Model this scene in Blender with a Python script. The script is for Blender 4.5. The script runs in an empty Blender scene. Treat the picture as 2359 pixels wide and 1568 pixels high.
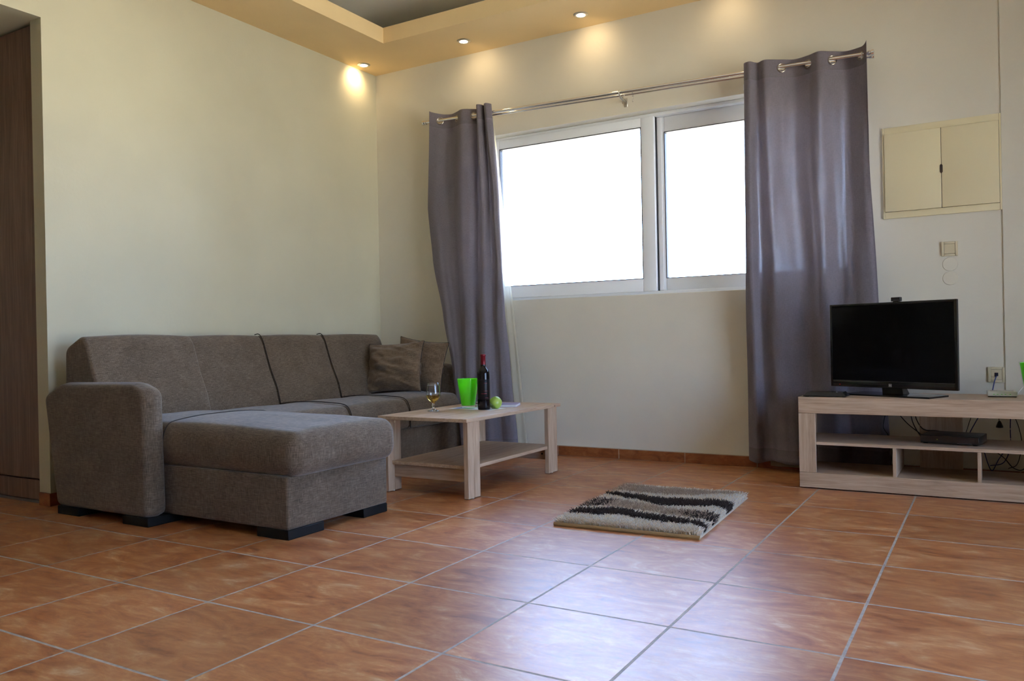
import bpy, bmesh, math, random
from mathutils import Vector, Matrix, noise
random.seed(7)
sc = bpy.context.scene
COL = sc.collection
V = Vector
PI = math.pi

# ------------------------------------------------------------------ materials
def srgb(r, g, b):
    f = lambda c: (c / 255 / 12.92) if c / 255 <= .04045 else ((c / 255 + .055) / 1.055) ** 2.4
    return (f(r), f(g), f(b), 1)

def newmat(name):
    m = bpy.data.materials.new(name)
    m.use_nodes = True
    nt = m.node_tree
    b = nt.nodes['Principled BSDF']
    return m, nt, b, nt.nodes.new, nt.links.new

def plain(name, col, rough=.5, metal=0, spec=.5, coat=0, emit=None, es=0, sheen=0):
    m, nt, b, N, L = newmat(name)
    b.inputs['Base Color'].default_value = (*col[:3], 1)
    b.inputs['Roughness'].default_value = rough
    b.inputs['Metallic'].default_value = metal
    b.inputs['Specular IOR Level'].default_value = spec
    b.inputs['Coat Weight'].default_value = coat
    b.inputs['Sheen Weight'].default_value = sheen
    if emit:
        b.inputs['Emission Color'].default_value = (*emit[:3], 1)
        b.inputs['Emission Strength'].default_value = es
    return m

def ramp(nt, stops):
    r = nt.nodes.new('ShaderNodeValToRGB')
    e = r.color_ramp.elements
    while len(e) < len(stops):
        e.new(.5)
    for k, (p, c) in enumerate(stops):
        e[k].position = p
        e[k].color = (*c[:3], 1)
    return r

def coords(nt, kind='Object', scale=(1, 1, 1)):
    mp = nt.nodes.new('ShaderNodeMapping')
    mp.inputs['Scale'].default_value = scale
    if kind == 'Position':
        g = nt.nodes.new('ShaderNodeNewGeometry')
        nt.links.new(g.outputs['Position'], mp.inputs['Vector'])
    else:
        t = nt.nodes.new('ShaderNodeTexCoord')
        nt.links.new(t.outputs[kind], mp.inputs['Vector'])
    return mp

def nz(nt, vec, scale, detail=3, rough=.5, dist=0):
    n = nt.nodes.new('ShaderNodeTexNoise')
    n.inputs['Scale'].default_value = scale
    n.inputs['Detail'].default_value = detail
    n.inputs['Roughness'].default_value = rough
    n.inputs['Distortion'].default_value = dist
    nt.links.new(vec, n.inputs['Vector'])
    return n

def bump(nt, b, h, strength=.2, dist=.01):
    bp = nt.nodes.new('ShaderNodeBump')
    bp.inputs['Strength'].default_value = strength
    bp.inputs['Distance'].default_value = dist
    nt.links.new(h, bp.inputs['Height'])
    nt.links.new(bp.outputs['Normal'], b.inputs['Normal'])

def mix(nt, fac, a, b_, mode='MIX'):
    m = nt.nodes.new('ShaderNodeMix')
    m.data_type = 'RGBA'
    m.blend_type = mode
    for sock, v in ((0, fac), (6, a), (7, b_)):
        if hasattr(v, 'is_linked') or hasattr(v, 'links'):
            nt.links.new(v, m.inputs[sock])
        elif isinstance(v, (int, float)):
            m.inputs[sock].default_value = v
        else:
            m.inputs[sock].default_value = (*v[:3], 1)
    return m.outputs[2]

def math_(nt, op, a, b_=0.0, c=None):
    m = nt.nodes.new('ShaderNodeMath')
    m.operation = op
    for k, v in enumerate((a, b_, c)):
        if v is None:
            continue
        if isinstance(v, (int, float)):
            m.inputs[k].default_value = v
        else:
            nt.links.new(v, m.inputs[k])
    return m.outputs[0]

def paint(name, col, var=.04):
    m, nt, b, N, L = newmat(name)
    mp = coords(nt, 'Position')
    n1 = nz(nt, mp.outputs[0], 2.2, 4)
    c2 = tuple(c * (1 - var * 2) for c in col)
    r = ramp(nt, [(.3, c2), (.7, col)])
    L(n1.outputs[0], r.inputs[0])
    L(r.outputs[0], b.inputs['Base Color'])
    b.inputs['Roughness'].default_value = .75
    b.inputs['Specular IOR Level'].default_value = .3
    n2 = nz(nt, mp.outputs[0], 55, 4)
    bump(nt, b, n2.outputs[0], .12, .004)
    return m

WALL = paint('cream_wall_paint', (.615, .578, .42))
WALLB = paint('lightened_cream_wall_paint', (.745, .705, .595))  # same cream paint, lightened to stand in for light the back wall lacks
SOFFIT = paint('peach_soffit_paint', (.90, .67, .35))
CEIL = paint('white_ceiling_paint', (.90, .92, .90))

def floor_mat():
    m, nt, b, N, L = newmat('terracotta_floor_tiles')
    g = N('ShaderNodeNewGeometry')
    sp = N('ShaderNodeSeparateXYZ'); L(g.outputs['Position'], sp.inputs[0])
    T = .45
    u = math_(nt, 'DIVIDE', math_(nt, 'SUBTRACT', sp.outputs[0], .2064), T)
    v = math_(nt, 'DIVIDE', math_(nt, 'ADD', sp.outputs[1], .1274), T)
    def edge(w):
        f = math_(nt, 'FRACT', w)
        return math_(nt, 'MINIMUM', f, math_(nt, 'SUBTRACT', 1.0, f))
    d = math_(nt, 'MINIMUM', edge(u), edge(v))
    mr = N('ShaderNodeMapRange'); mr.interpolation_type = 'SMOOTHSTEP'
    L(d, mr.inputs[0]); mr.inputs[1].default_value = .0075; mr.inputs[2].default_value = .0110
    tile = mr.outputs[0]                                   # 1 on the tile, 0 in the joint
    cid = N('ShaderNodeCombineXYZ')
    L(math_(nt, 'FLOOR', u), cid.inputs[0]); L(math_(nt, 'FLOOR', v), cid.inputs[1])
    wn = N('ShaderNodeTexWhiteNoise'); wn.noise_dimensions = '3D'; L(cid.outputs[0], wn.inputs['Vector'])
    off = N('ShaderNodeVectorMath'); off.operation = 'MULTIPLY_ADD'
    L(wn.outputs['Color'], off.inputs[0]); off.inputs[1].default_value = (9, 9, 9); L(g.outputs['Position'], off.inputs[2])
    mp = N('ShaderNodeMapping'); mp.inputs['Scale'].default_value = (1, 2.2, 1); L(off.outputs[0], mp.inputs[0])
    n1 = nz(nt, mp.outputs[0], 4.2, 7, .66, 1.4)
    n2 = nz(nt, mp.outputs[0], 11, 6, .7, .8)
    mp2 = N('ShaderNodeMapping'); mp2.inputs['Scale'].default_value = (3, 26, 1); L(off.outputs[0], mp2.inputs[0])
    n3 = nz(nt, mp2.outputs[0], 3, 4, .6, .3)
    f = math_(nt, 'ADD', math_(nt, 'MULTIPLY', n1.outputs[0], .62), math_(nt, 'MULTIPLY', n2.outputs[0], .38))
    r = ramp(nt, [(.34, (.19, .054, .017)), (.43, (.345, .112, .035)), (.51, (.435, .168, .056)), (.58, (.505, .243, .10)), (.67, (.62, .42, .25))])
    L(f, r.inputs[0])
    c = mix(nt, .38, r.outputs[0], n3.outputs[0], 'SOFT_LIGHT')
    hv = N('ShaderNodeHueSaturation'); L(c, hv.inputs['Color'])
    L(math_(nt, 'ADD', .88, math_(nt, 'MULTIPLY', wn.outputs['Value'], .22)), hv.inputs['Value'])
    gn = nz(nt, g.outputs['Position'], 60, 3)
    gr = ramp(nt, [(.3, (.29, .255, .22)), (.7, (.43, .38, .33))]); L(gn.outputs[0], gr.inputs[0])
    L(mix(nt, tile, gr.outputs[0], hv.outputs[0]), b.inputs['Base Color'])
    rr = math_(nt, 'ADD', .29, math_(nt, 'MULTIPLY', n2.outputs[0], .18))
    rm = N('ShaderNodeMix'); rm.data_type = 'FLOAT'; L(tile, rm.inputs[0]); rm.inputs[2].default_value = .7; L(rr, rm.inputs[3])
    L(rm.outputs[0], b.inputs['Roughness'])
    b.inputs['Specular IOR Level'].default_value = .9
    h = math_(nt, 'ADD', tile, math_(nt, 'ADD', math_(nt, 'MULTIPLY', n3.outputs[0], .18), math_(nt, 'MULTIPLY', n2.outputs[0], .25)))
    bump(nt, b, h, .22, .0022)
    return m
FLOOR = floor_mat()

def skirt_mat():
    m, nt, b, N, L = newmat('terracotta_skirting_tile')
    mp = coords(nt, 'Object', (1, 1, 2))
    n1 = nz(nt, mp.outputs[0], 9, 6, .65, .8)
    r = ramp(nt, [(.3, (.16, .042, .013)), (.5, (.27, .082, .024)), (.7, (.36, .14, .05))]); L(n1.outputs[0], r.inputs[0])
    L(r.outputs[0], b.inputs['Base Color']); b.inputs['Roughness'].default_value = .45
    return m
SKIRT = skirt_mat()
GROUT = plain('pale_grout', (.42, .36, .28), .9)

def wood(name, axis, cols, fine=1.0, rough=.5):
    m, nt, b, N, L = newmat(name)
    s = [22 * fine, 22 * fine, 22 * fine]; s['xyz'.index(axis)] = 1.5 * fine
    mp = coords(nt, 'Position', s)
    n1 = nz(nt, mp.outputs[0], 1.6, 8, .65, 1.1)
    s2 = [130 * fine] * 3; s2['xyz'.index(axis)] = 5 * fine
    mp2 = coords(nt, 'Position', s2)
    n2 = nz(nt, mp2.outputs[0], 1.5, 3, .6, .2)
    f = math_(nt, 'ADD', math_(nt, 'MULTIPLY', n1.outputs[0], .65), math_(nt, 'MULTIPLY', n2.outputs[0], .35))
    r = ramp(nt, [(.33, cols[0]), (.5, cols[1]), (.66, cols[2])]); L(f, r.inputs[0])
    L(r.outputs[0], b.inputs['Base Color']); b.inputs['Roughness'].default_value = rough
    b.inputs['Specular IOR Level'].default_value = .4
    bump(nt, b, n2.outputs[0], .08, .001)
    return m
OAKC = [(.33, .218, .138), (.48, .342, .228), (.585, .442, .318)]
OAK = {a: wood('sonoma_oak_' + a, a, OAKC) for a in 'xyz'}
DARKW = wood('dark_brown_wood_grain', 'z', [(.125, .070, .050), (.20, .118, .086), (.28, .18, .135)], .55, .42)
DARKP = plain('brown_plinth', (.10, .065, .05), .5)

def fabric(name, cols, scale=1, sheen=.25, trans=0, bmp=.35, weave=0):
    m, nt, b, N, L = newmat(name)
    t = N('ShaderNodeNewGeometry')
    def st(v):
        mp = N('ShaderNodeMapping'); mp.inputs['Scale'].default_value = v; L(t.outputs['Position'], mp.inputs[0]); return mp.outputs[0]
    n1 = nz(nt, st((40 * scale, 40 * scale, 520 * scale)), 1, 2, .6)
    n2 = nz(nt, st((420 * scale, 420 * scale, 34 * scale)), 1, 2, .6)
    n3 = nz(nt, st((8, 8, 8)), 1, 3, .5)
    f = math_(nt, 'ADD', math_(nt, 'MULTIPLY', n1.outputs[0], .42), math_(nt, 'ADD', math_(nt, 'MULTIPLY', n2.outputs[0], .42), math_(nt, 'MULTIPLY', n3.outputs[0], .16)))
    r = ramp(nt, [(.36, cols[0]), (.5, cols[1]), (.64, cols[2])]); L(f, r.inputs[0])
    L(r.outputs[0], b.inputs['Base Color'])
    b.inputs['Roughness'].default_value = .95
    b.inputs['Specular IOR Level'].default_value = .15
    b.inputs['Sheen Weight'].default_value = sheen
    b.inputs['Sheen Roughness'].default_value = .5
    bump(nt, b, f, bmp, .0015)
    if trans:
        tr = N('ShaderNodeBsdfTranslucent'); L(r.outputs[0], tr.inputs['Color'])
        mx = N('ShaderNodeMixShader'); mx.inputs[0].default_value = trans
        L(b.outputs[0], mx.inputs[1]); L(tr.outputs[0], mx.inputs[2])
        if weave:                                          # open weave: see-through only when looked at squarely
            lw = N('ShaderNodeLayerWeight'); lw.inputs[0].default_value = .5
            op = math_(nt, 'MULTIPLY', math_(nt, 'POWER', math_(nt, 'SUBTRACT', 1.0, lw.outputs['Facing']), 18.0), weave)
            tp = N('ShaderNodeBsdfTransparent'); m3 = N('ShaderNodeMixShader')
            L(op, m3.inputs[0]); L(mx.outputs[0], m3.inputs[1]); L(tp.outputs[0], m3.inputs[2]); mx = m3
        L(mx.outputs[0], nt.nodes['Material Output'].inputs['Surface'])
    return m
SOFA = fabric('taupe_melange_upholstery', [(.054, .038, .024), (.120, .087, .058), (.205, .152, .106)], .9)
PILLOW = fabric('brown_melange_pillow_cloth', [(.075, .048, .027), (.155, .104, .062), (.235, .165, .106)], .9)
PIPING = plain('dark_brown_piping', (.022, .014, .010), .8)
CURT = fabric('grey_mauve_curtain_cloth', [(.215, .19, .218), (.262, .235, .268), (.31, .282, .318)], 1.6, .15, .36, .2, .14)
HEM = fabric('grey_mauve_double_hem', [(.155, .135, .152), (.19, .167, .19), (.23, .20, .226)], 1.6, .15, .10, .2)

def sheer_mat():
    m, nt, b, N, L = newmat('cream_sheer_voile')
    d = N('ShaderNodeBsdfTranslucent'); d.inputs[0].default_value = (.85, .80, .62, 1)
    e = N('ShaderNodeBsdfDiffuse'); e.inputs[0].default_value = (.8, .75, .58, 1)
    t = N('ShaderNodeBsdfTransparent')
    a = N('ShaderNodeMixShader'); a.inputs[0].default_value = .5; L(d.outputs[0], a.inputs[1]); L(e.outputs[0], a.inputs[2])
    c = N('ShaderNodeMixShader'); c.inputs[0].default_value = .45; L(a.outputs[0], c.inputs[1]); L(t.outputs[0], c.inputs[2])
    L(c.outputs[0], nt.nodes['Material Output'].inputs['Surface'])
    return m
SHEER = sheer_mat()

def pane_mat():
    m, nt, b, N, L = newmat('window_glass')
    t = N('ShaderNodeBsdfTransparent'); t.inputs[0].default_value = (.96, .98, .98, 1)
    g = N('ShaderNodeBsdfGlossy'); g.inputs['Roughness'].default_value = .02
    f = N('ShaderNodeFresnel'); f.inputs[0].default_value = 1.45
    mx = N('ShaderNodeMixShader'); L(f.outputs[0], mx.inputs[0]); L(t.outputs[0], mx.inputs[1]); L(g.outputs[0], mx.inputs[2])
    L(mx.outputs[0], nt.nodes['Material Output'].inputs['Surface'])
    return m
PANE = pane_mat()

def glass(name, col, ior=1.48, rough=0):
    m, nt, b, N, L = newmat(name)
    b.inputs['Base Color'].default_value = (*col, 1)
    b.inputs['Transmission Weight'].default_value = 1
    b.inputs['Roughness'].default_value = rough
    b.inputs['IOR'].default_value = ior
    return m
def thin_glass():
    m, nt, b, N, L = newmat('clear_thick_tumbler_glass')
    t = N('ShaderNodeBsdfTransparent'); t.inputs[0].default_value = (.97, .99, .97, 1)
    g = N('ShaderNodeBsdfGlossy'); g.inputs['Roughness'].default_value = .04
    lw = N('ShaderNodeLayerWeight')
    f = math_(nt, 'ADD', .03, math_(nt, 'MULTIPLY', math_(nt, 'POWER', lw.outputs['Facing'], 4.0), .45))
    mx = N('ShaderNodeMixShader'); L(f, mx.inputs[0]); L(t.outputs[0], mx.inputs[1]); L(g.outputs[0], mx.inputs[2])
    L(mx.outputs[0], nt.nodes['Material Output'].inputs['Surface'])
    return m
TUMBLER = thin_glass()
GLASS = glass('clear_glass', (.97, .98, .98))
WINE = glass('amber_white_wine', (.88, .55, .12), 1.34)
BOTTLE = plain('near_black_bottle_glass', (.004, .003, .004), .05, 0, .4)
CAPS = plain('red_foil_capsule', (.16, .004, .014), .32, .35)
LABELB = plain('black_bottle_label', (.006, .005, .006), .35, 0, .2)
REDINK = plain('red_label_print', (.14, .008, .012), .5)
def green_mat():
    m, nt, b, N, L = newmat('bright_green_glazed_interior')
    b.inputs['Base Color'].default_value = (.27, .95, .035, 1)
    b.inputs['Roughness'].default_value = .35
    tr = N('ShaderNodeBsdfTranslucent'); tr.inputs[0].default_value = (.30, 1.0, .045, 1)
    mx = N('ShaderNodeMixShader'); mx.inputs[0].default_value = .5
    L(b.outputs[0], mx.inputs[1]); L(tr.outputs[0], mx.inputs[2]); L(mx.outputs[0], nt.nodes['Material Output'].inputs['Surface'])
    return m
GREEN = green_mat()
def apple_mat():
    m, nt, b, N, L = newmat('green_apple_skin')
    mp = coords(nt, 'Object')
    n = nz(nt, mp.outputs[0], 30, 4)
    r = ramp(nt, [(.3, (.25, .41, .05)), (.7, (.40, .55, .11))]); L(n.outputs[0], r.inputs[0]); L(r.outputs[0], b.inputs['Base Color'])
    b.inputs['Roughness'].default_value = .32
    return m
APPLE = apple_mat()
STEM = plain('brown_stem', (.06, .04, .015), .8)
CHROME = plain('polished_steel', (.86, .86, .86), .10, 1)
BRONZE = plain('dark_nickel_ring', (.30, .26, .22), .28, 1)
NICKEL = plain('brushed_nickel', (.6, .58, .55), .33, 1)
CLIP = glass('clear_plastic', (.95, .95, .95), 1.45, .05)
BLACK = plain('black_plastic', (.008, .008, .010), .42)
BLACKG = plain('black_gloss_plastic', (.006, .006, .007), .12, 0, .5)
SCREEN = plain('dark_screen', (.003, .003, .004), .09, 0, .18)
LOGO = plain('grey_emblem', (.32, .32, .32), .4)
REDLED = plain('red_standby_led', (.2, .005, .005), .4, emit=(1, .02, .02), es=.5)
GREENLED = plain('green_led', (.1, .5, .1), .4, emit=(.45, 1, .3), es=.1)
WHITEP = plain('white_plastic', (.72, .73, .70), .38)
PVC = plain('white_window_frame', (.90, .93, .96), .32)
GASKET = plain('dark_gasket', (.02, .022, .03), .6)
FOOT = plain('black_foot', (.006, .006, .006), .6, 0, .25)
IVORY = plain('ivory_plastic', (.66, .58, .40), .35)
IVORYP = plain('ivory_painted_metal', (.77, .68, .44), .38)
LATCH = plain('dark_latch', (.05, .035, .028), .45)
BLUEC = plain('blue_cable', (.015, .03, .17), .5)
CABLE = plain('black_cable', (.008, .008, .012), .5)
WCABLE = plain('white_cable', (.7, .68, .62), .5)
BULB = plain('lit_bulb', (1, 1, 1), .5, emit=(1, .80, .50), es=14)
DISC = paint('painted_cover_disc', (.75, .70, .58))
COVER = plain('lilac_cover', (.34, .30, .52), .35)
PAGES = plain('white_pages', (.80, .80, .80), .7)
PAPER = plain('white_paper', (.78, .80, .84), .6)
INKB = plain('blue_print', (.16, .2, .42), .6)
BINDING = plain('tan_jute_binding', (.30, .185, .075), .9)
def pile(name, col):
    m, nt, b, N, L = newmat(name)
    b.inputs['Base Color'].default_value = (*col, 1); b.inputs['Roughness'].default_value = .8
    b.inputs['Sheen Weight'].default_value = .8; b.inputs['Sheen Roughness'].default_value = .4
    tr = N('ShaderNodeBsdfTranslucent'); tr.inputs[0].default_value = (*col, 1)
    mx = N('ShaderNodeMixShader'); mx.inputs[0].default_value = .55
    L(b.outputs[0], mx.inputs[1]); L(tr.outputs[0], mx.inputs[2]); L(mx.outputs[0], nt.nodes['Material Output'].inputs['Surface'])
    return m
CREAMY = pile('cream_pile', (.97, .85, .67))
WHITEY = pile('off_white_pile', (.96, .93, .86))
TAUPEY = pile('taupe_pile', (.62, .49, .37))
DARKY = plain('dark_brown_pile', (.030, .017, .012), .9)
ALU = plain('aluminium_strip', (.25, .26, .28), .4, .8)

# ------------------------------------------------------------------ object helpers
WM = {}
def thing(name, label, cat, loc=(0, 0, 0), rz=0, group=None, kind=None):
    o = bpy.data.objects.new(name, None)
    COL.objects.link(o)
    o.empty_display_size = .05
    o.location = loc
    o.rotation_euler = (0, 0, rz)
    WM[o.name] = Matrix.Translation(loc) @ Matrix.Rotation(rz, 4, 'Z')
    tag(o, label, cat, group, kind)
    return o

def tag(o, label=None, cat=None, group=None, kind=None):
    if label: o['label'] = label
    if cat: o['category'] = cat
    if group: o['group'] = group
    if kind: o['kind'] = kind
    return o

def obj(name, bm, mat, parent=None, local=False, smooth=None):
    """Link bm as ONE mesh object. World coordinates unless local (then in the parent's frame)."""
    if parent is not None:
        M = WM[parent.name]
        if not local:
            bm.transform(M.inverted())
    me = bpy.data.meshes.new(name)
    bm.normal_update()
    bm.to_mesh(me)
    bm.free()
    for mm in (mat if isinstance(mat, (list, tuple)) else [mat]):
        me.materials.append(mm)
    if smooth is None:
        smooth = 40
    if smooth:
        me.polygons.foreach_set('use_smooth', [True] * len(me.polygons))
        try:
            me.set_sharp_from_angle(angle=math.radians(smooth))
        except Exception:
            pass
    o = bpy.data.objects.new(name, me)
    COL.objects.link(o)
    if parent is not None:
        o.parent = parent
        WM[o.name] = WM[parent.name]
    else:
        WM[o.name] = Matrix.Identity(4)
    return o

def copy_tree(o, parent=None):
    c = o.copy()
    COL.objects.link(c)
    if parent is not None:
        c.parent = parent
    for ch in list(o.children):
        copy_tree(ch, c)
    return c

def bx(x0, x1, y0, y1, z0, z1, bev=0, seg=2, bm=None):
    b2 = bmesh.new()
    bmesh.ops.create_cube(b2, size=1)
    for v in b2.verts:
        v.co = V(((x0 + x1) / 2 + v.co.x * (x1 - x0), (y0 + y1) / 2 + v.co.y * (y1 - y0), (z0 + z1) / 2 + v.co.z * (z1 - z0)))
    if bev:
        bmesh.ops.bevel(b2, geom=b2.edges[:] , offset=bev, segments=seg, affect='EDGES', profile=.5)
    return join(bm, b2)

def join(a, b):
    if a is None:
        return b
    me = bpy.data.meshes.new('tmp')
    b.to_mesh(me); b.free()
    a.from_mesh(me)
    bpy.data.meshes.remove(me)
    return a

def loft(loops, caps=True, closed=True, bm=None):
    b = bmesh.new()
    R = [[b.verts.new(p) for p in l] for l in loops]
    n = len(R[0])
    for i in range(len(R) - 1):
        for k in range(n if closed else n - 1):
            k2 = (k + 1) % n
            b.faces.new((R[i][k], R[i][k2], R[i + 1][k2], R[i + 1][k]))
    if caps and closed:
        b.faces.new(R[0][::-1]); b.faces.new(R[-1])
    bmesh.ops.recalc_face_normals(b, faces=b.faces[:])
    return join(bm, b)

def tube(pts, r, n=8, bm=None):
    pts = [V(p) for p in pts]
    loops = []
    up = V((0, 0, 1))
    for i, p in enumerate(pts):
        t = (pts[min(i + 1, len(pts) - 1)] - pts[max(i - 1, 0)]).normalized()
        a = t.cross(up)
        if a.length < 1e-3:
            a = t.cross(V((1, 0, 0)))
        a.normalize()
        c = a.cross(t)
        rr = r[i] if isinstance(r, (list, tuple)) else r
        loops.append([p + (a * math.cos(2 * PI * k / n) + c * math.sin(2 * PI * k / n)) * rr for k in range(n)])
    return loft(loops, bm=bm)

def smooth_path(P, n=12):
    P = [V(p) for p in P]
    Q = [P[0] * 2 - P[1]] + P + [P[-1] * 2 - P[-2]]
    out = []
    for i in range(1, len(Q) - 2):
        for k in range(n):
            t = k / n
            a, b, c, d = Q[i - 1], Q[i], Q[i + 1], Q[i + 2]
            out.append(.5 * ((2 * b) + (c - a) * t + (2 * a - 5 * b + 4 * c - d) * t * t + (3 * b - a - 3 * c + d) * t ** 3))
    out.append(P[-1])
    return out

def lathe(prof, n=40, c=(0, 0, 0), bm=None):
    loops = [[V((c[0] + r * math.cos(2 * PI * k / n), c[1] + r * math.sin(2 * PI * k / n), c[2] + z)) for k in range(n)] for r, z in prof]
    return loft(loops, caps=True, bm=bm)

def torus(R, r, M=Matrix.Identity(4), n=28, m=10, bm=None):
    b = bmesh.new()
    rows = []
    for i in range(n):
        a = 2 * PI * i / n
        rows.append([b.verts.new(M @ V(((R + r * math.cos(2 * PI * k / m)) * math.cos(a), (R + r * math.cos(2 * PI * k / m)) * math.sin(a), r * math.sin(2 * PI * k / m)))) for k in range(m)])
    for i in range(n):
        for k in range(m):
            b.faces.new((rows[i][k], rows[(i + 1) % n][k], rows[(i + 1) % n][(k + 1) % m], rows[i][(k + 1) % m]))
    bmesh.ops.recalc_face_normals(b, faces=b.faces[:])
    return join(bm, b)

def round_poly(P, R, n=6):
    """closed 2D polygon with corner radii R -> dense polyline"""
    out = []
    N_ = len(P)
    for i in range(N_):
        p, a, b = V(P[i]).to_2d() if len(P[i]) == 2 else V(P[i]), V(P[i - 1]), V(P[(i + 1) % N_])
        r = R[i] if isinstance(R, (list, tuple)) else R
        if r <= 0:
            out.append(p); continue
        da, db = (a - p), (b - p)
        la, lb = da.length, db.length
        da.normalize(); db.normalize()
        ang = max(.05, math.acos(max(-1, min(1, da.dot(db)))))
        d = min(r / math.tan(ang / 2), la * .48, lb * .48)
        s, e = p + da * d, p + db * d
        for k in range(n + 1):
            t = k / n
            out.append((1 - t) ** 2 * s + 2 * t * (1 - t) * p + t * t * e)
    return out

def offset_poly(P, d):
    n = len(P)
    area = sum(P[i].x * P[(i + 1) % n].y - P[(i + 1) % n].x * P[i].y for i in range(n))
    sg = 1 if area > 0 else -1
    out = []
    for i in range(n):
        t = (P[(i + 1) % n] - P[i - 1])
        if t.length < 1e-9:
            out.append(P[i].copy()); continue
        t.normalize()
        nrm = V((-t.y, t.x)) * sg
        out.append(P[i] + nrm * d)
    return out

def soft_extrude(P, axis, a0, a1, r0, r1=None, n=5, crown=0.0):
    """extrude a closed 2D profile along an axis with rounded ends.
    axis 'y': profile is (x,z); axis 'x': profile is (y,z)"""
    r1 = r0 if r1 is None else r1
    st = []
    for k in range(n + 1):
        t = k / n * PI / 2
        st.append((a0 + r0 * (1 - math.sin(t)) if False else a0 + r0 * (1 - math.cos(t)), r0 * (1 - math.sin(t))))
    mid = 10
    for k in range(1, mid):
        st.append((a0 + r0 + (a1 - r1 - a0 - r0) * k / mid, -crown * math.sin(PI * k / mid)))
    for k in range(n, -1, -1):
        t = k / n * PI / 2
        st.append((a1 - r1 * (1 - math.cos(t)), r1 * (1 - math.sin(t))))
    loops = []
    for a, d in st:
        Q = offset_poly(P, d)
        if axis == 'y':
            loops.append([V((q.x, a, q.y)) for q in Q])
        else:
            loops.append([V((a, q.x, q.y)) for q in Q])
    return loft(loops)

def plane_holes(axis, at, a0, a1, b0, b1, holes, thick, bm=None):
    """wall slab: axis normal at 'at' .. at+thick, spanning a (other horizontal) and z, with rectangular holes"""
    As = sorted({a0, a1, *[h[0] for h in holes], *[h[1] for h in holes]})
    Bs = sorted({b0, b1, *[h[2] for h in holes], *[h[3] for h in holes]})
    b = bmesh.new()
    def inside(i, j):
        if i < 0 or j < 0 or i >= len(As) - 1 or j >= len(Bs) - 1:
            return False
        ca, cb = (As[i] + As[i + 1]) / 2, (Bs[j] + Bs[j + 1]) / 2
        return not any(h[0] < ca < h[1] and h[2] < cb < h[3] for h in holes)
    cache = {}
    def vt(a, z, t):
        k = (round(a, 5), round(z, 5), t)
        if k not in cache:
            w = at + (thick if t else 0)
            cache[k] = b.verts.new((w, a, z) if axis == 'x' else (a, w, z))
        return cache[k]
    for i in range(len(As) - 1):
        for j in range(len(Bs) - 1):
            if not inside(i, j):
                continue
            p, q, r, s = As[i], As[i + 1], Bs[j], Bs[j + 1]
            for t in (0, 1):
                b.faces.new((vt(p, r, t), vt(q, r, t), vt(q, s, t), vt(p, s, t)))
            if not inside(i - 1, j): b.faces.new((vt(p, r, 0), vt(p, s, 0), vt(p, s, 1), vt(p, r, 1)))
            if not inside(i + 1, j): b.faces.new((vt(q, r, 0), vt(q, s, 0), vt(q, s, 1), vt(q, r, 1)))
            if not inside(i, j - 1): b.faces.new((vt(p, r, 0), vt(q, r, 0), vt(q, r, 1), vt(p, r, 1)))
            if not inside(i, j + 1): b.faces.new((vt(p, s, 0), vt(q, s, 0), vt(q, s, 1), vt(p, s, 1)))
    bmesh.ops.recalc_face_normals(b, faces=b.faces[:])
    return join(bm, b)

def struct(name, bm, mat, parent=None, smooth=30):
    o = obj(name, bm, mat, parent, smooth=smooth)
    if parent is None:
        o['kind'] = 'structure'
    return o

# ------------------------------------------------------------------ room shell
XR, YF, HS, HC = 6.3, -8.0, 2.888, 3.22       # right wall, wall behind, soffit, upper ceiling
WX0, WX1, WZ0, WZ1 = .93, 3.52, 1.071, 2.265  # window opening
NY, NZ = -2.62, 2.487                         # wardrobe niche: near edge, height

struct('floor', bx(-2.3, XR + .1, YF - .1, .3, -.1, 0), FLOOR)
struct('ceiling', bx(-.3, XR + .3, YF - .2, .3, HC, HC + .1), CEIL)
# dropped border all round, with an open cove above it
b = bx(-.05, XR, -.517, 0.0, HS, 2.996)
b = bx(-.05, .506, YF, -.517, HS, 2.996, bm=b)
b = bx(XR - .5, XR, YF, -.517, HS, 2.996, bm=b)
b = bx(.506, XR - .5, YF, YF + .5, HS, 2.996, bm=b)
struct('trim_1', b, SOFFIT)
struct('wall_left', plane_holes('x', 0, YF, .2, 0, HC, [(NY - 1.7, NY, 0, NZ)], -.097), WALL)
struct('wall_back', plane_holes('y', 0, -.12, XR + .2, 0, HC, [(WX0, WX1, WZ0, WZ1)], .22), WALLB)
struct('trim_2', bx(4.197, 4.95, -.006, .0, 0, HS), WALLB)          # shallow pilaster beside the cupboard
struct('wall_right', plane_holes('x', XR, YF, .2, 0, HC, [(-4.0, -1.2, .02, 2.35)], .2), WALLB)
struct('wall_front', bx(-.12, XR + .2, YF - .15, YF, 0, HC), WALLB)

b = bx(-2.2, -.097, NY - 1.75, NY + .6, NZ, NZ + .1)
b = bx(-2.2, -.097, NY - 1.8, NY - 1.7, 0, NZ, bm=b)
b = bx(-2.3, -2.2, NY - 1.8, NY + .6, 0, NZ + .1, bm=b)
b = bx(-2.2, -1.69, NY + .01, NY + .1, 0, NZ, bm=b)
b = bx(-2.2, -.097, NY + .55, NY + .6, 0, NZ, bm=b)
struct('trim_4', b, WALL)

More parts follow.
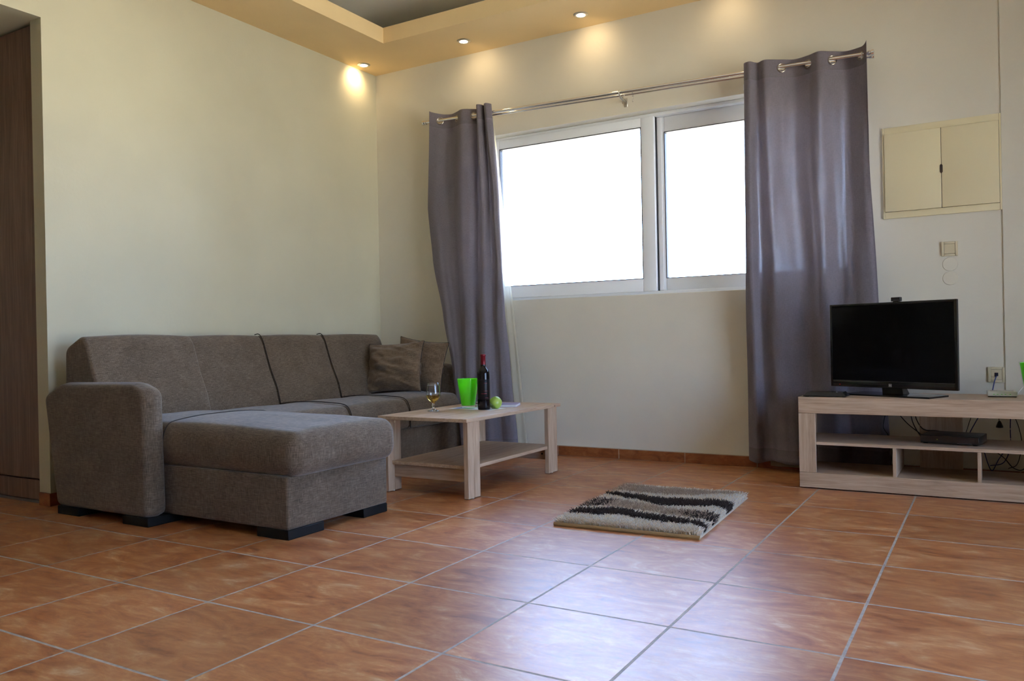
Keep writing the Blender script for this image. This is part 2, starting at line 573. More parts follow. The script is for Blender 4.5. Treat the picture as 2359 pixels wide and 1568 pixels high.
# skirting: one tile per floor tile, grouted
b = None; g = None
x = .2064 - .45 + .002
while x < XR:
    x0, x1 = max(0.0, x), min(x + .446, XR)
    if x1 > x0 + .02:
        b = bx(x0, x1, -.012, 0, 0.001, .064, .0015, 1, bm=b)
    x += .45
b.faces.ensure_lookup_table()
struct('baseboard_back', b, SKIRT)
struct('trim_3', bx(0, XR, -.010, 0.0, 0, .067), GROUT)
b = bx(0, .012, -2.24, -.012, .001, .066, .0015, 1)
b = bx(0, .012, NY - .008, -2.245, .001, .066, .0015, 1, bm=b)
b = bx(-.085, .012, NY - .012, NY - .0005, .001, .066, .0015, 1, bm=b)
struct('baseboard_left', b, SKIRT)

# wardrobe seen through the opening in the left wall, its front flush with the jamb
w = thing('built_in_wardrobe', 'tall dark wood-grain wardrobe beyond the opening at the far left', 'wardrobe', (-.9, NY + .3, 0))
WY = NY + .012
obj('door', bx(-.62, -.100, WY, WY + .02, .128, NZ - .012, .002, 1), DARKW, w)
obj('door', bx(-1.145, -.623, WY, WY + .02, .128, NZ - .012, .002, 1), DARKW, w)
obj('door', bx(-1.67, -1.148, WY, WY + .02, .128, NZ - .012, .002, 1), DARKW, w)
obj('plinth', bx(-1.67, -.100, WY + .018, WY + .03, .012, .118, .002, 1), DARKW, w)
tag(obj('floor_strip', bx(-1.67, -.100, WY + .006, WY + .03, 0, .011), ALU, w), 'thin grey metal strip along the floor')
obj('carcass', bx(-1.67, -.125, WY + .032, WY + .5, .012, NZ - .005), DARKP, w)

# ------------------------------------------------------------------ window 1 (sliding, white)
w = thing('window_1', None, None, ((WX0 + WX1) / 2, .1, WZ0), kind='structure')
def frame_bm(x0, x1, z0, z1, l, r_, bo, t, y0, y1, bev=.004, bm=None):
    bm = bx(x0, x0 + l, y0, y1, z0, z1, bev, 2, bm)
    bm = bx(x1 - r_, x1, y0, y1, z0, z1, bev, 2, bm)
    bm = bx(x0 + l, x1 - r_, y0, y1, z0, z0 + bo, bev, 2, bm)
    bm = bx(x0 + l, x1 - r_, y0, y1, z1 - t, z1, bev, 2, bm)
    return bm
FY = .09
obj('window_frame', frame_bm(WX0, WX1, WZ0, WZ1, .03, .03, .03, .022, FY, FY + .10), PVC, w)
# left sash (room side)
sl = obj('sash', frame_bm(1.00, 2.255, 1.10, 2.243, .075, .09, .085, .062, FY - .008, FY + .036), PVC, w)
obj('gasket', frame_bm(1.073, 2.167, 1.183, 2.183, .005, .005, .005, .006, FY - .0085, FY + .034, 0), GASKET, sl)
obj('glass_pane', bx(1.076, 2.164, FY + .012, FY + .018, 1.186, 2.180), PANE, sl)
# right sash (outer track)
sr = obj('sash', frame_bm(2.235, 3.49, 1.10, 2.243, .07, .075, .085, .10, FY + .05, FY + .092), PVC, w)
obj('gasket', frame_bm(2.303, 3.417, 1.183, 2.145, .006, .005, .004, .005, FY + .0495, FY + .09, 0), GASKET, sr)
obj('glass_pane', bx(2.307, 3.414, FY + .068, FY + .074, 1.186, 2.142), PANE, sr)
obj('mullion_rail', bx(2.2555, 2.2595, FY + .02, FY + .0495, 1.10, 2.243), GASKET, w)
obj('mullion_rail', bx(2.2600, 2.2900, FY + .036, FY + .0495, 1.105, 2.24, .002, 1), PVC, w)
obj('window_sill', bx(WX0 + .002, WX1 - .002, .002, FY - .002, WZ0 - .012, WZ0 + .006, .002, 1), WALLB, w)
# unseen glazed balcony door, added in the right-hand wall for more daylight
w = thing('added_window_2', None, None, (XR, -2.6, 0), kind='structure')
def yframe(y0, y1, z0, z1, t, x0, x1, bm=None):
    bm = bx(x0, x1, y0, y0 + t, z0, z1, .003, 1, bm); bm = bx(x0, x1, y1 - t, y1, z0, z1, .003, 1, bm)
    bm = bx(x0, x1, y0 + t, y1 - t, z0, z0 + t, .003, 1, bm); bm = bx(x0, x1, y0 + t, y1 - t, z1 - t, z1, .003, 1, bm)
    return bm
obj('window_frame', yframe(-4.0, -1.2, .02, 2.35, .05, XR + .06, XR + .14), PVC, w)
for y0 in (-3.95, -2.63):
    s = obj('sash', yframe(y0, y0 + 1.38, .07, 2.30, .075, XR + .07, XR + .12), PVC, w)
    obj('glass_pane', bx(XR + .09, XR + .096, y0 + .07, y0 + 1.31, .14, 2.23), PANE, s)

# ------------------------------------------------------------------ recessed spotlights
def spotlight(x, y, label, tilt, power):
    t = thing('recessed_spotlight', label, 'spotlight', (x, y, HS), group=None)
    obj('ring', lathe([(.028, .0), (.030, -.007), (.040, -.008), (.047, -.003), (.047, .001)], 36), NICKEL, t, local=True)
    bm = lathe([(.0005, -.013), (.012, -.012), (.022, -.008), (.0275, -.001), (.0275, .001)], 30)
    obj('bulb', bm, BULB, t, local=True)
    ld = bpy.data.lights.new('spot_lamp', 'SPOT')
    ld.energy = power; ld.color = (1, .74, .42); ld.spot_size = math.radians(125); ld.spot_blend = 1.0; ld.shadow_soft_size = .025
    lo = bpy.data.objects.new('lamp', ld); COL.objects.link(lo)
    lo.parent = t; lo.location = (0, 0, -.03)
    d = V(tilt)
    lo.rotation_euler = d.to_track_quat('-Z', 'Y').to_euler()
    return t
spotlight(.10, -.255, 'lit round ceiling spotlight in the corner, beside the left wall', (-1, .05, -.7), 5)
spotlight(.999, -.246, 'round nickel ceiling spotlight above the left curtain, in the middle of the visible row', (0, 1, -.75), 2.1)
spotlight(1.888, -.214, 'round nickel ceiling spotlight above the window, rightmost of the visible row', (0, 1, -.75), 2.1)
spotlight(2.80, -.22, 'round ceiling spotlight above the right part of the window', (0, 1, -.75), 1.3)

# ------------------------------------------------------------------ curtain rods
def rodz(x): return 2.415 + (x - .56) * (2.338 - 2.415) / (3.56 - .56)
RY = -.11
t = thing('curtain_rod', 'long double polished steel curtain rod mounted on the wall above the window', 'curtain rod', (2.08, -.05, rodz(2.08)))
obj('front_rod', tube([(x, RY, rodz(x)) for x in (.565, 1.5, 2.5, 3.575)], .0105, 16), CHROME, t)
obj('rear_rod', tube([(x, -.055, rodz(x) - .004) for x in (.60, 1.5, 2.5, 3.575)], .0085, 14), CHROME, t)
for xx in (.565, 3.575):
    s = -1 if xx < 1 else 1
    Mx = Matrix.Translation((xx, RY, rodz(xx))) @ Matrix.Rotation(s * PI / 2, 4, 'Y')
    bm = lathe([(.0105, 0), (.015, .001), (.016, .010), (.011, .014), (.017, .018), (.018, .030), (.006, .034)], 20)
    bm.transform(Mx); obj('finial', bm, CHROME, t)
    Mx = Matrix.Translation((xx + (.03 if s < 0 else 0), -.055, rodz(xx) - .004)) @ Matrix.Rotation(s * PI / 2, 4, 'Y')
    bm = lathe([(.0085, 0), (.012, .001), (.013, .010), (.009, .013), (.014, .016), (.014, .025), (.005, .028)], 20)
    bm.transform(Mx); obj('finial', bm, CHROME, t)
for xx in (.635, 2.10, 3.545):
    z = rodz(xx)
    bm = tube([(xx, 0, z - .035), (xx, -.03, z - .036), (xx, -.085, z - .03), (xx, RY, z - .013)], .006, 10)
    bm = torus(.0125, .003, Matrix.Translation((xx, RY, z)) @ Matrix.Rotation(PI / 2, 4, 'Y'), 20, 8, bm)
    bm = bx(xx - .012, xx + .012, -.004, 0, z - .07, z - .01, .002, 1, bm)
    obj('bracket', bm, NICKEL, t)
for xx, n in ((2.10, 'left'), (2.17, 'right')):
    z = rodz(xx) - .004
    bm = torus(.012, .002, Matrix.Translation((xx, -.055, z - .004)) @ Matrix.Rotation(PI / 2, 4, 'Y'), 18, 8)
    bm = bx(xx - .003, xx + .003, -.058, -.052, z - .055, z - .014, .0015, 1, bm)
    o = obj('curtain_glider', bm, CLIP)
    tag(o, 'clear plastic glider hanging from the rod, %s of the two by its middle bracket' % n, 'curtain glider', 'clear gliders on the rod')

# ------------------------------------------------------------------ curtains
def catmull(P, t):
    n = len(P) - 1
    f = t * n; i = min(int(f), n - 1); t = f - i
    g = lambda k: V(P[max(0, min(n, k))])
    a, b, c, d = g(i - 1), g(i), g(i + 1), g(i + 2)
    return .5 * ((2 * b) + (c - a) * t + (2 * a - 5 * b + 4 * c - d) * t * t + (3 * b - a - 3 * c + d) * t ** 3)

def curtain(name, label, plans, ztop, zbot, eyelets, nu=200, wob=.004, seed=0, hem=.105, lens=None):
    """plans: list of (z, [(x,y)...]) with equal counts from top to bottom"""
    root = thing(name, label, 'curtain', (plans[-1][1][len(plans[-1][1]) // 2][0], plans[-1][1][0][1], zbot))
    zs = []
    z = 0.0
    H = 1.0
    rows = [0]
    d = 0.0
    while d < 2.6:
        d += .004 if d < .135 else .03
        rows.append(d)
    pz = [p[0] for p in plans]
    def at(u, z):
        if z >= pz[0]:
            return catmull(plans[0][1], u)
        for k in range(len(pz) - 1):
            if pz[k] >= z >= pz[k + 1]:
                f = (pz[k] - z) / (pz[k] - pz[k + 1])
                f = f * f * (3 - 2 * f) * .35 + f * .65
                return catmull(plans[k][1], u) * (1 - f) + catmull(plans[k + 1][1], u) * f
        return catmull(plans[-1][1], u)
    # even arc-length sampling at the top
    M_ = 1600
    cum = [0]; prev = at(0, 9)
    for i in range(1, M_ + 1):
        q = at(i / M_, 9); cum.append(cum[-1] + (q - prev).length); prev = q
    us = []
    j = 0
    for i in range(nu + 1):
        s = cum[-1] * i / nu
        while j < M_ - 1 and cum[j + 1] < s: j += 1
        us.append((j + (s - cum[j]) / max(1e-9, cum[j + 1] - cum[j])) / M_)
    bm = bmesh.new()
    grid = []
    zb = zbot
    for d in rows:
        row = []
        last = False
        for u in us:
            zt = ztop(at(u, 9).x, u)
            f = min(1, d / 2.36)
            z = zt - d
            if z < zb: z = zb + .006 * math.sin(u * 21)
            p = at(u, min(z, pz[0]))
            w_ = wob * min(1, d / .3)
            nx = noise.noise(V((u * 9 + seed, z * 1.7, seed))) * w_ * 2 + noise.noise(V((u * 26 + seed, z * 3.1, 5 + seed))) * w_
            row.append(bm.verts.new((p.x + noise.noise(V((u * 7, z * 1.3, seed + 9))) * w_, p.y + nx, z)))
        grid.append(row)
        if all(v.co.z <= zb + .01 for v in row): break
    ez = []
    for (ux, dz) in eyelets:
        p = at(ux, 9); q = at(ux + .004, 9); q0 = at(ux - .004, 9)
        ez.append((V((p.x, p.y, rodz(p.x) - .006)), (q - q0).to_3d().normalized() if False else V(((q - q0).x, (q - q0).y, 0)).normalized()))
    for i in range(len(grid) - 1):
        for k in range(nu):
            vs = (grid[i][k], grid[i + 1][k], grid[i + 1][k + 1], grid[i][k + 1])
            c = (vs[0].co + vs[2].co) / 2
            if any((c - e).length < .0215 for e, _ in ez):
                continue
            try:
                f = bm.faces.new(vs)
            except ValueError:
                continue
            zt = ztop(at((us[k] + us[k + 1]) / 2, 9).x, us[k])
            if zt - c.z < hem: f.material_index = 1
            elif c.z < zb + .09: f.material_index = 1
    o = obj('curtain_panel', bm, [CURT, HEM], root, smooth=0)
    o.data.polygons.foreach_set('use_smooth', [True] * len(o.data.polygons))
    md = o.modifiers.new('thick', 'SOLIDIFY'); md.thickness = .0012; md.offset = 0
    for e, tg in ez:
        n_ = tg.cross(V((0, 0, 1))).normalized()
        R = Matrix((tg, V((0, 0, 1)), n_)).transposed().to_4x4()
        bm = torus(.0235, .0038, Matrix.Translation(e) @ R, 32, 8)
        tag(obj('eyelet', bm, BRONZE, root), 'dark metal eyelet ring')
    return root

# right curtain: plan points run from the hidden inner edge to the outer edge
RT = [(2.95, -.075), (2.905, -.10), (2.908, -.15), (2.945, -.17), (2.968, -.135), (2.985, -.125), (3.03, -.155), (3.112, -.112), (3.18, -.078), (3.26, -.108), (3.325, -.150), (3.39, -.112), (3.46, -.076), (3.54, -.110), (3.572, -.150)]
R2 = [(2.94, -.06), (2.895, -.085), (2.90, -.14), (2.935, -.165), (2.955, -.125), (2.985, -.115), (3.04, -.145), (3.11, -.115), (3.18, -.085), (3.26, -.115), (3.32, -.140), (3.39, -.10), (3.46, -.085), (3.54, -.120), (3.574, -.125)]
R3 = [(2.93, -.05), (2.888, -.07), (2.89, -.13), (2.935, -.155), (2.965, -.105), (3.00, -.11), (3.06, -.145), (3.13, -.13), (3.21, -.105), (3.29, -.130), (3.345, -.135), (3.40, -.085), (3.47, -.095), (3.56, -.115), (3.605, -.10)]
R4 = [(2.92, -.035), (2.872, -.035), (2.880, -.07), (2.935, -.125), (2.975, -.085), (3.015, -.075), (3.07, -.12), (3.14, -.13), (3.24, -.09), (3.33, -.12), (3.40, -.135), (3.46, -.075), (3.53, -.085), (3.61, -.11), (3.655, -.09)]
def rtop(x, u): return rodz(x) + .043 + (.018 * max(0, (u - .93) / .07) ** 1.5 if u > .93 else 0)
n_ = len(RT) - 1
rc = curtain('curtain', 'wide grey-mauve eyelet curtain on the right side of the window, behind the television', [(2.40, RT), (1.75, R2), (1.0, R3), (.05, R4)], rtop, .05,
        [(7 / n_, 0), (9 / n_, 0), (11 / n_, 0), (13 / n_, 0)], 230, .004, 3)
tag(obj('care_tag', bx(2.888, 2.906, -.1015, -.1005, 2.255, 2.290, .0003, 1), PAPER, rc), 'small white care tag')
LT = [(.625, -.155), (.69, -.112), (.76, -.075), (.836, -.110), (.91, -.150), (.985, -.112), (1.01, -.09), (1.02, -.13), (1.045, -.165), (1.068, -.15), (1.076, -.11), (1.092, -.145), (1.12, -.165), (1.138, -.12), (1.10, -.08)]
L2 = [(.572, -.125), (.65, -.135), (.73, -.115), (.81, -.125), (.89, -.155), (.965, -.14), (1.00, -.10), (1.03, -.12), (1.06, -.155), (1.085, -.15), (1.10, -.105), (1.135, -.12), (1.165, -.15), (1.185, -.125), (1.15, -.07)]
L3 = [(.64, -.165), (.71, -.18), (.785, -.165), (.86, -.17), (.935, -.205), (1.0, -.20), (1.025, -.16), (1.05, -.165), (1.085, -.20), (1.115, -.195), (1.13, -.15), (1.16, -.155), (1.20, -.185), (1.222, -.16), (1.19, -.10)]
L4 = [(.775, -.24), (.82, -.255), (.875, -.245), (.93, -.245), (.99, -.275), (1.035, -.27), (1.055, -.235), (1.08, -.235), (1.115, -.27), (1.15, -.27), (1.165, -.225), (1.19, -.215), (1.235, -.235), (1.26, -.20), (1.225, -.15)]
L5 = [(.905, -.325), (.935, -.345), (.97, -.34), (1.005, -.335), (1.045, -.36), (1.08, -.355), (1.10, -.325), (1.12, -.315), (1.15, -.35), (1.19, -.35), (1.205, -.30), (1.24, -.275), (1.28, -.285), (1.32, -.25), (1.29, -.19)]
L6 = [(.965, -.33), (.985, -.345), (1.01, -.34), (1.04, -.335), (1.075, -.36), (1.11, -.355), (1.125, -.325), (1.145, -.315), (1.175, -.35), (1.215, -.35), (1.23, -.30), (1.265, -.265), (1.31, -.27), (1.36, -.24), (1.33, -.18)]
def ltop(x, u): return rodz(x) + .043 + (.022 * max(0, (.10 - u) / .10) ** 1.5 if u < .10 else 0) + (.012 if u > .45 else 0)
curtain('curtain', 'grey-mauve eyelet curtain gathered on the left side of the window, behind the sofa end', [(2.45, LT), (1.78, L2), (1.38, L3), (1.0, L4), (.60, L5), (.10, L6)], ltop, .045,
        [(1 / n_, 0), (3 / n_, 0), (5 / n_, 0)], 230, .0045, 11)

def sheer(label, plans, ztop, zbot, nu=70, seed=1):
    bm = bmesh.new(); rows = []
    nzr = 60
    for i in range(nzr + 1):
        f = i / nzr
        z = ztop + (zbot - ztop) * f
        row = []
        for k in range(nu + 1):
            u = k / nu
            p = catmull(plans[0], u) * (1 - f) + catmull(plans[1], u) * f
            row.append(bm.verts.new((p.x + noise.noise(V((u * 6, z * 2, seed))) * .004, p.y + .005 * math.sin(u * 24 + seed), z)))
        rows.append(row)
    for i in range(nzr):
        for k in range(nu):
            bm.faces.new((rows[i][k], rows[i + 1][k], rows[i + 1][k + 1], rows[i][k + 1]))
    o = obj('sheer_curtain', bm, SHEER, smooth=0)
    o.data.polygons.foreach_set('use_smooth', [True] * len(o.data.polygons))
    tag(o, label, 'sheer curtain')
sheer('thin cream sheer curtain showing along the right edge of the left curtain', [[(1.03, -.05), (1.06, -.055), (1.09, -.048), (1.115, -.055)], [(1.18, -.11), (1.25, -.14), (1.32, -.15), (1.385, -.13)]], 2.385, .05)
sheer('thin cream sheer curtain hanging below the hem of the right curtain', [[(2.93, -.045), (3.1, -.055), (3.25, -.045), (3.42, -.055)], [(2.99, -.028), (3.12, -.034), (3.28, -.028), (3.42, -.036)]], 2.33, .018)

# ------------------------------------------------------------------ sofa
sofa = thing('corner_sofa', 'large taupe fabric corner sofa with a chaise along the left wall', 'sofa', (.9, -1.4, 0))
def poly(P): return [V(p) for p in P]
# arms
armp = round_poly(poly([(.205, .04), (.905, .04), (.893, .605), (.80, .636), (.25, .630), (.112, .570)]), [.04, .04, .06, .09, .10, .05])
obj('armrest', soft_extrude(armp, 'y', -2.712, -2.606, .024, crown=.006), SOFA, sofa)
armq = round_poly(poly([(.12, .04), (.875, .04), (.868, .60), (.80, .636), (.25, .630), (.112, .570)]), [.04, .04, .06, .09, .10, .05])
obj('armrest', soft_extrude(armq, 'y', -.30, -.18, .024, crown=.004), SOFA, sofa)
# main base and chaise base
obj('base', bx(.12, .930, -1.985, -.185, .045, .255, .015, 3), SOFA, sofa)
obj('chaise_base', bx(.30, 1.656, -2.600, -1.965, .040, .262, .012, 3), SOFA, sofa)
# seat cushions
def seatp(front, dz=0.0):
    return round_poly(poly([(.36, .255), (front, .255), (front + .004, .37 + dz), (front - .03, .437 + dz), (.65, .452 + dz), (.36, .43 + dz)]), [.022, .03, .05, .06, .3, .03])
for y0, y1, r1 in ((-1.99, -1.442, .012), (-1.438, -.902, .012), (-.898, -.325, .022)):
    obj('seat_cushion', soft_extrude(seatp(.968), 'y', y0, y1, .010, r1, crown=.006), SOFA, sofa)
# chaise cushion, subdivided block with crown
def cushion(x0, x1, y0, y1, z0, z1, rxy, rz, crown, n=44, lump=.004, seed=0):
    bm = bmesh.new()
    bmesh.ops.create_cube(bm, size=2)
    bmesh.ops.subdivide_edges(bm, edges=bm.edges[:], cuts=n, use_grid_fill=True)
    hx, hy, hz = (x1 - x0) / 2, (y1 - y0) / 2, (z1 - z0) / 2
    for v in bm.verts:
        # remap so that samples gather at the edges, then rounded box
        c = [math.sin(q * PI / 2) if abs(q) < 1 else q for q in v.co]
        p = V((c[0] * hx, c[1] * hy, c[2] * hz))
        r = V((rxy, rxy, rz))
        core = V((max(-hx + rxy, min(hx - rxy, p.x)), max(-hy + rxy, min(hy - rxy, p.y)), max(-hz + rz, min(hz - rz, p.z))))
        d = p - core
        dn = V((d.x / rxy, d.y / rxy, d.z / rz))
        m_ = max(abs(dn.x), abs(dn.y), abs(dn.z))
        if m_ > 1e-6:
            l = dn.length
            dn *= m_ / l if l > 1e-9 else 1
            p = core + V((dn.x * rxy, dn.y * rxy, dn.z * rz))
        sx, sy = p.x / hx, p.y / hy
        k = (1 - sx * sx) ** .6 if abs(sx) < 1 else 0
        k *= (1 - sy * sy) ** .6 if abs(sy) < 1 else 0
        if p.z > 0:
            p.z += crown * k + lump * noise.noise(V((sx * 2.1 + seed, sy * 2.1, seed)))
        sd = lump * .8 * noise.noise(V((p.x * 5 + seed, p.y * 5, p.z * 7)))
        p.x += sd * (1 if sx > 0 else -1) * abs(sx) ** 6; p.y += sd * (1 if sy > 0 else -1) * abs(sy) ** 6
        v.co = p + V(((x0 + x1) / 2, (y0 + y1) / 2, (z0 + z1) / 2))
    return bm
cc = obj('chaise_cushion', cushion(.34, 1.712, -2.614, -1.945, .256, .440, .055, .075, .034, lump=.007, seed=3), SOFA, sofa)
# piping: seat seams, chaise seam
def pipe(P, r=.0026, name='piping', n=8):
    return obj(name, tube(smooth_path(P, n), r, 8), PIPING, sofa)
for y in (-1.44, -.90):
    pipe([(.40, y, .440), (.50, y, .451), (.66, y, .458), (.80, y, .455), (.90, y, .449), (.945, y, .432), (.968, y, .395), (.977, y, .35), (.975, y, .258)])
from mathutils.bvhtree import BVHTree
vs_ = [v.co + V((.9, -1.4, 0)) for v in cc.data.vertices]
bvh = BVHTree.FromPolygons(vs_, [tuple(p.vertices) for p in cc.data.polygons])
P = [(.889, -2.618, .262), (.889, -2.620, .34)]
for yy in [-2.615, -2.608, -2.595, -2.575, -2.55] + [-2.5 + .04 * k for k in range(14)]:
    h_ = bvh.ray_cast(V((.889, yy, 1)), V((0, 0, -1)))[0]
    if h_ is not None: P.append((.889, yy - (.001 if yy < -2.59 else 0), h_.z + .0012))
P = [p for i, p in enumerate(P) if i < 2 or p[2] > .36]
pipe(P, n=4)
# backs
def backp(dx, f=1.0):
    return round_poly(poly([(.105, .30), (.42 + dx, .30), (.405 + dx, .42), (.372 + dx, .54), (.318 + dx, .655), (.262 + dx * f, .815), (.222 + dx * f, .866), (.118, .800)]), [.025, .03, .06, .2, .3, .1, .06, .06])
obj('back_cushion', soft_extrude(backp(.040), 'y', -2.602, -1.972, .018, .014, crown=.010), SOFA, sofa)
for y0, y1, r1 in ((-1.99, -1.442, .008), (-1.438, -.902, .008), (-.898, -.305, .02)):
    obj('back_cushion', soft_extrude(backp(0), 'y', y0, y1, .008, r1, crown=.006), SOFA, sofa)
for y in (-1.44, -.90):
    pipe([(.19, y, .862), (.222, y, .866), (.245, y, .850), (.268, y, .812), (.292, y, .745), (.325, y, .655), (.353, y, .595), (.380, y, .535), (.402, y, .455), (.408, y, .425)])
# feet
for x0, x1, y0, y1 in ((1.47, 1.655, -2.598, -2.39), (1.47, 1.655, -2.135, -1.967), (.72, .903, -2.708, -2.52), (.21, .385, -2.708, -2.55), (.74, .915, -.40, -.20)):
    tag(obj('foot', bx(x0, x1, y0, y1, 0, .0405, .003, 1), FOOT, sofa), 'low black block foot')

# pillows
def pillow_bm(w_, h_, t_, seed, wr=.012, n=56):
    bm = bmesh.new()
    front, back = [], []
    for side in (1, -1):
        rows = []
        for i in range(n + 1):
            row = []
            for k in range(n + 1):
                if side == -1 and (i in (0, n) or k in (0, n)):
                    row.append(front[i][k]); continue
                u, v = -1 + 2 * k / n, -1 + 2 * i / n
                us, vs = math.sin(u * PI / 2), math.sin(v * PI / 2)
                px = us * w_ / 2 * (1 - .085 * (1 - vs * vs)); pz = vs * h_ / 2 * (1 - .085 * (1 - us * us))
                e = max(0, (1 - us * us)) ** .55 * max(0, (1 - vs * vs)) ** .55
                y = t_ / 2 * e
                q = V((us * 1.6 + seed, vs * 1.6, seed * 1.7))
                fold = noise.noise(V((us * 1.1 + vs * 2.6 + seed, vs * 3.4 - us * 1.2, seed))) * 1.0 + noise.noise(V((us * 2.5 - vs * 1.5, vs * 6.5 + us * 2.2, seed + 4))) * .6
                ridge = 1 - abs(noise.noise(V((us * 1.2 + vs * .8, vs * 3.2 + us * 1.1, seed + 2)))) * 3
                y += wr * e ** .6 * (fold + .55 * max(0, ridge))
                row.append(bm.verts.new((px, -side * y, pz)))
            rows.append(row)
        if side == 1: front = rows
        for i in range(n):
            for k in range(n):
                q = (rows[i][k], rows[i][k + 1], rows[i + 1][k + 1], rows[i + 1][k])
                if side == -1: q = q[::-1]
                try: bm.faces.new(q)
                except ValueError: pass
    return bm
def pillow_edge(w_, h_):
    P = []
    for (du, dv, u0, v0) in ((1, 0, -1, -1), (0, 1, 1, -1), (-1, 0, 1, 1), (0, -1, -1, 1)):
        for k in range(20):
            f = 2 * k / 20
            u, v = u0 + du * f, v0 + dv * f
            us, vs = math.sin(u * PI / 2), math.sin(v * PI / 2)
            P.append((us * w_ / 2 * (1 - .085 * (1 - vs * vs)), 0, vs * h_ / 2 * (1 - .085 * (1 - us * us))))
    P.append(P[0])
    return P
def pillow(label, w_, h_, t_, c, yaw, tilt, roll, seed, wr):
    M_ = Matrix.Translation(c) @ Matrix.Rotation(yaw, 4, 'Z') @ Matrix.Rotation(tilt, 4, 'X') @ Matrix.Rotation(roll, 4, 'Y')
    r = thing('throw_pillow', label, 'pillow', c)
    bm = pillow_bm(w_, h_, t_, seed, wr); bm.transform(M_)
    obj('cover', bm, PILLOW, r, smooth=80)
    bm = tube(pillow_edge(w_, h_), .0028, 6); bm.transform(M_)
    obj('piping', bm, PIPING, r)
pillow('crumpled brown square pillow leaning against the sofa back, in front of the other pillow', .435, .36, .17, (.555, -.525, .622), math.radians(9), math.radians(-16), math.radians(-3), 2.3, .027)
pillow('smoother brown square pillow standing in the sofa corner, partly hidden behind the crumpled one', .43, .37, .12, (.665, -.375, .630), math.radians(0), math.radians(-8), math.radians(7), 6.1, .006)

# ------------------------------------------------------------------ coffee table
tb = thing('coffee_table', 'low pale oak coffee table with a lower shelf in front of the sofa', 'coffee table', (1.6, -1.1, 0))
TZ = .409
obj('tabletop', bx(1.306, 1.878, -1.612, -.588, TZ - .018, TZ, .0012, 1), OAK['y'], tb)
LG = [(1.840, 1.866, -1.588, -1.478), (1.840, 1.866, -.728, -.618), (1.328, 1.354, -1.588, -1.478), (1.328, 1.354, -.728, -.618)]
for x0, x1, y0, y1 in LG:
    ym = (y0 + y1) / 2
    bm = bx(x0, x1, y0, ym - .0006, .004, TZ - .018, .001, 1)
    bm = bx(x0, x1, ym + .0006, y1, .004, TZ - .018, .001, 1, bm)
    lg = obj('leg', bm, OAK['z'], tb)
    obj('glide', lathe([(.008, 0), (.009, .002), (.006, .005)], 14, ((x0 + x1) / 2, ym, 0)), WHITEP, lg)
obj('lower_shelf', bx(1.354, 1.856, -1.555, -.650, .147, .165, .001, 1), OAK['y'], tb)
for y0 in (-1.535, -.690):
    obj('cross_rail', bx(1.354, 1.840, y0, y0 + .018, .079, .147, .001, 1), OAK['x'], tb)
bm = None
for (xx, yy, zz, ax) in ((1.8, -.6905, .105, 'y'),):
    bm = lathe([(.006, 0), (.006, .0012), (.003, .0015)], 14); bm.transform(Matrix.Translation((1.80, -.690, .112)) @ Matrix.Rotation(PI / 2, 4, 'X'))
obj('fastener', bm, BLACK, tb)
bm = lathe([(.007, 0), (.007, .0015), (.003, .002)], 14); bm.transform(Matrix.Translation((1.3545, -1.53, .372)) @ Matrix.Rotation(PI / 2, 4, 'Y'))
tag(obj('fastener', bm, IVORY, tb), 'pale round fastener cap')
bm = lathe([(.004, 0), (.004, .001), (.002, .0012)], 12); bm.transform(Matrix.Translation((1.8785, -.665, .399)) @ Matrix.Rotation(PI / 2, 4, 'Y'))
obj('fastener', bm, BLACK, tb)

# ------------------------------------------------------------------ things on the coffee table
def wine_glass(x, y, label):
    r = thing('wine_glass', label, 'wine glass', (x, y, TZ + .0006))
    o_ = [(.0005, .0022), (.012, .0030), (.026, .0016), (.0335, .0008), (.0345, .0014), (.034, .0026), (.020, .0058), (.009, .0110), (.0062, .019), (.0066, .026), (.0088, .032), (.0075, .037), (.0068, .041), (.012, .048), (.024, .058), (.034, .071), (.0395, .086), (.0405, .100), (.0390, .120), (.0355, .142), (.0325, .160)]
    i_ = [(.0315, .1605), (.0345, .142), (.0380, .120), (.0395, .100), (.0385, .086), (.033, .072), (.0230, .060), (.010, .0515), (.0005, .0495)]
    obj('bowl_and_stem', lathe(o_ + i_, 48), GLASS, r, local=True, smooth=60)
    wv = [(.0005, .0492), (.010, .0512), (.0232, .0597), (.0332, .0717), (.0387, .0857), (.0394, .090), (.0005, .090)]
    obj('wine', lathe([(a - .0003 if a > .001 else a, z) for a, z in wv], 48), WINE, r, local=True, smooth=60)
    return r
g1 = wine_glass(1.441, -1.29, 'stemmed wine glass half full of white wine, alone at the left of the coffee table')
g2 = copy_tree(g1)
g2.location = (1.375, -.78, TZ + .0006)
g2['label'] = 'stemmed wine glass of white wine mostly hidden behind the green bucket and the bottle'
for g_ in (g1, g2): g_['group'] = 'wine glasses on the coffee table'

def bucket(x, y, z, label):
    r = thing('ice_bucket', label, 'ice bucket', (x, y, z))
    o_ = [(.0005, .0006), (.036, .0004), (.0405, .003), (.043, .012), (.066, .172), (.0655, .1755)]
    i_ = [(.0622, .1745), (.0618, .170), (.040, .0185), (.036, .0165), (.0005, .016)]
    obj('glass_shell', lathe(o_ + i_, 56), TUMBLER, r, local=True, smooth=50)
    li = [(.0005, .0168), (.0357, .0173), (.0393, .0195), (.0609, .168), (.0608, .1705), (.0588, .1705), (.0380, .0215), (.0005, .0200)]
    obj('green_liner', lathe(li, 56), GREEN, r, local=True, smooth=50)
    return r
k1 = bucket(1.527, -1.068, TZ + .0004, 'bright green glass ice bucket on the coffee table, left of the wine bottle')

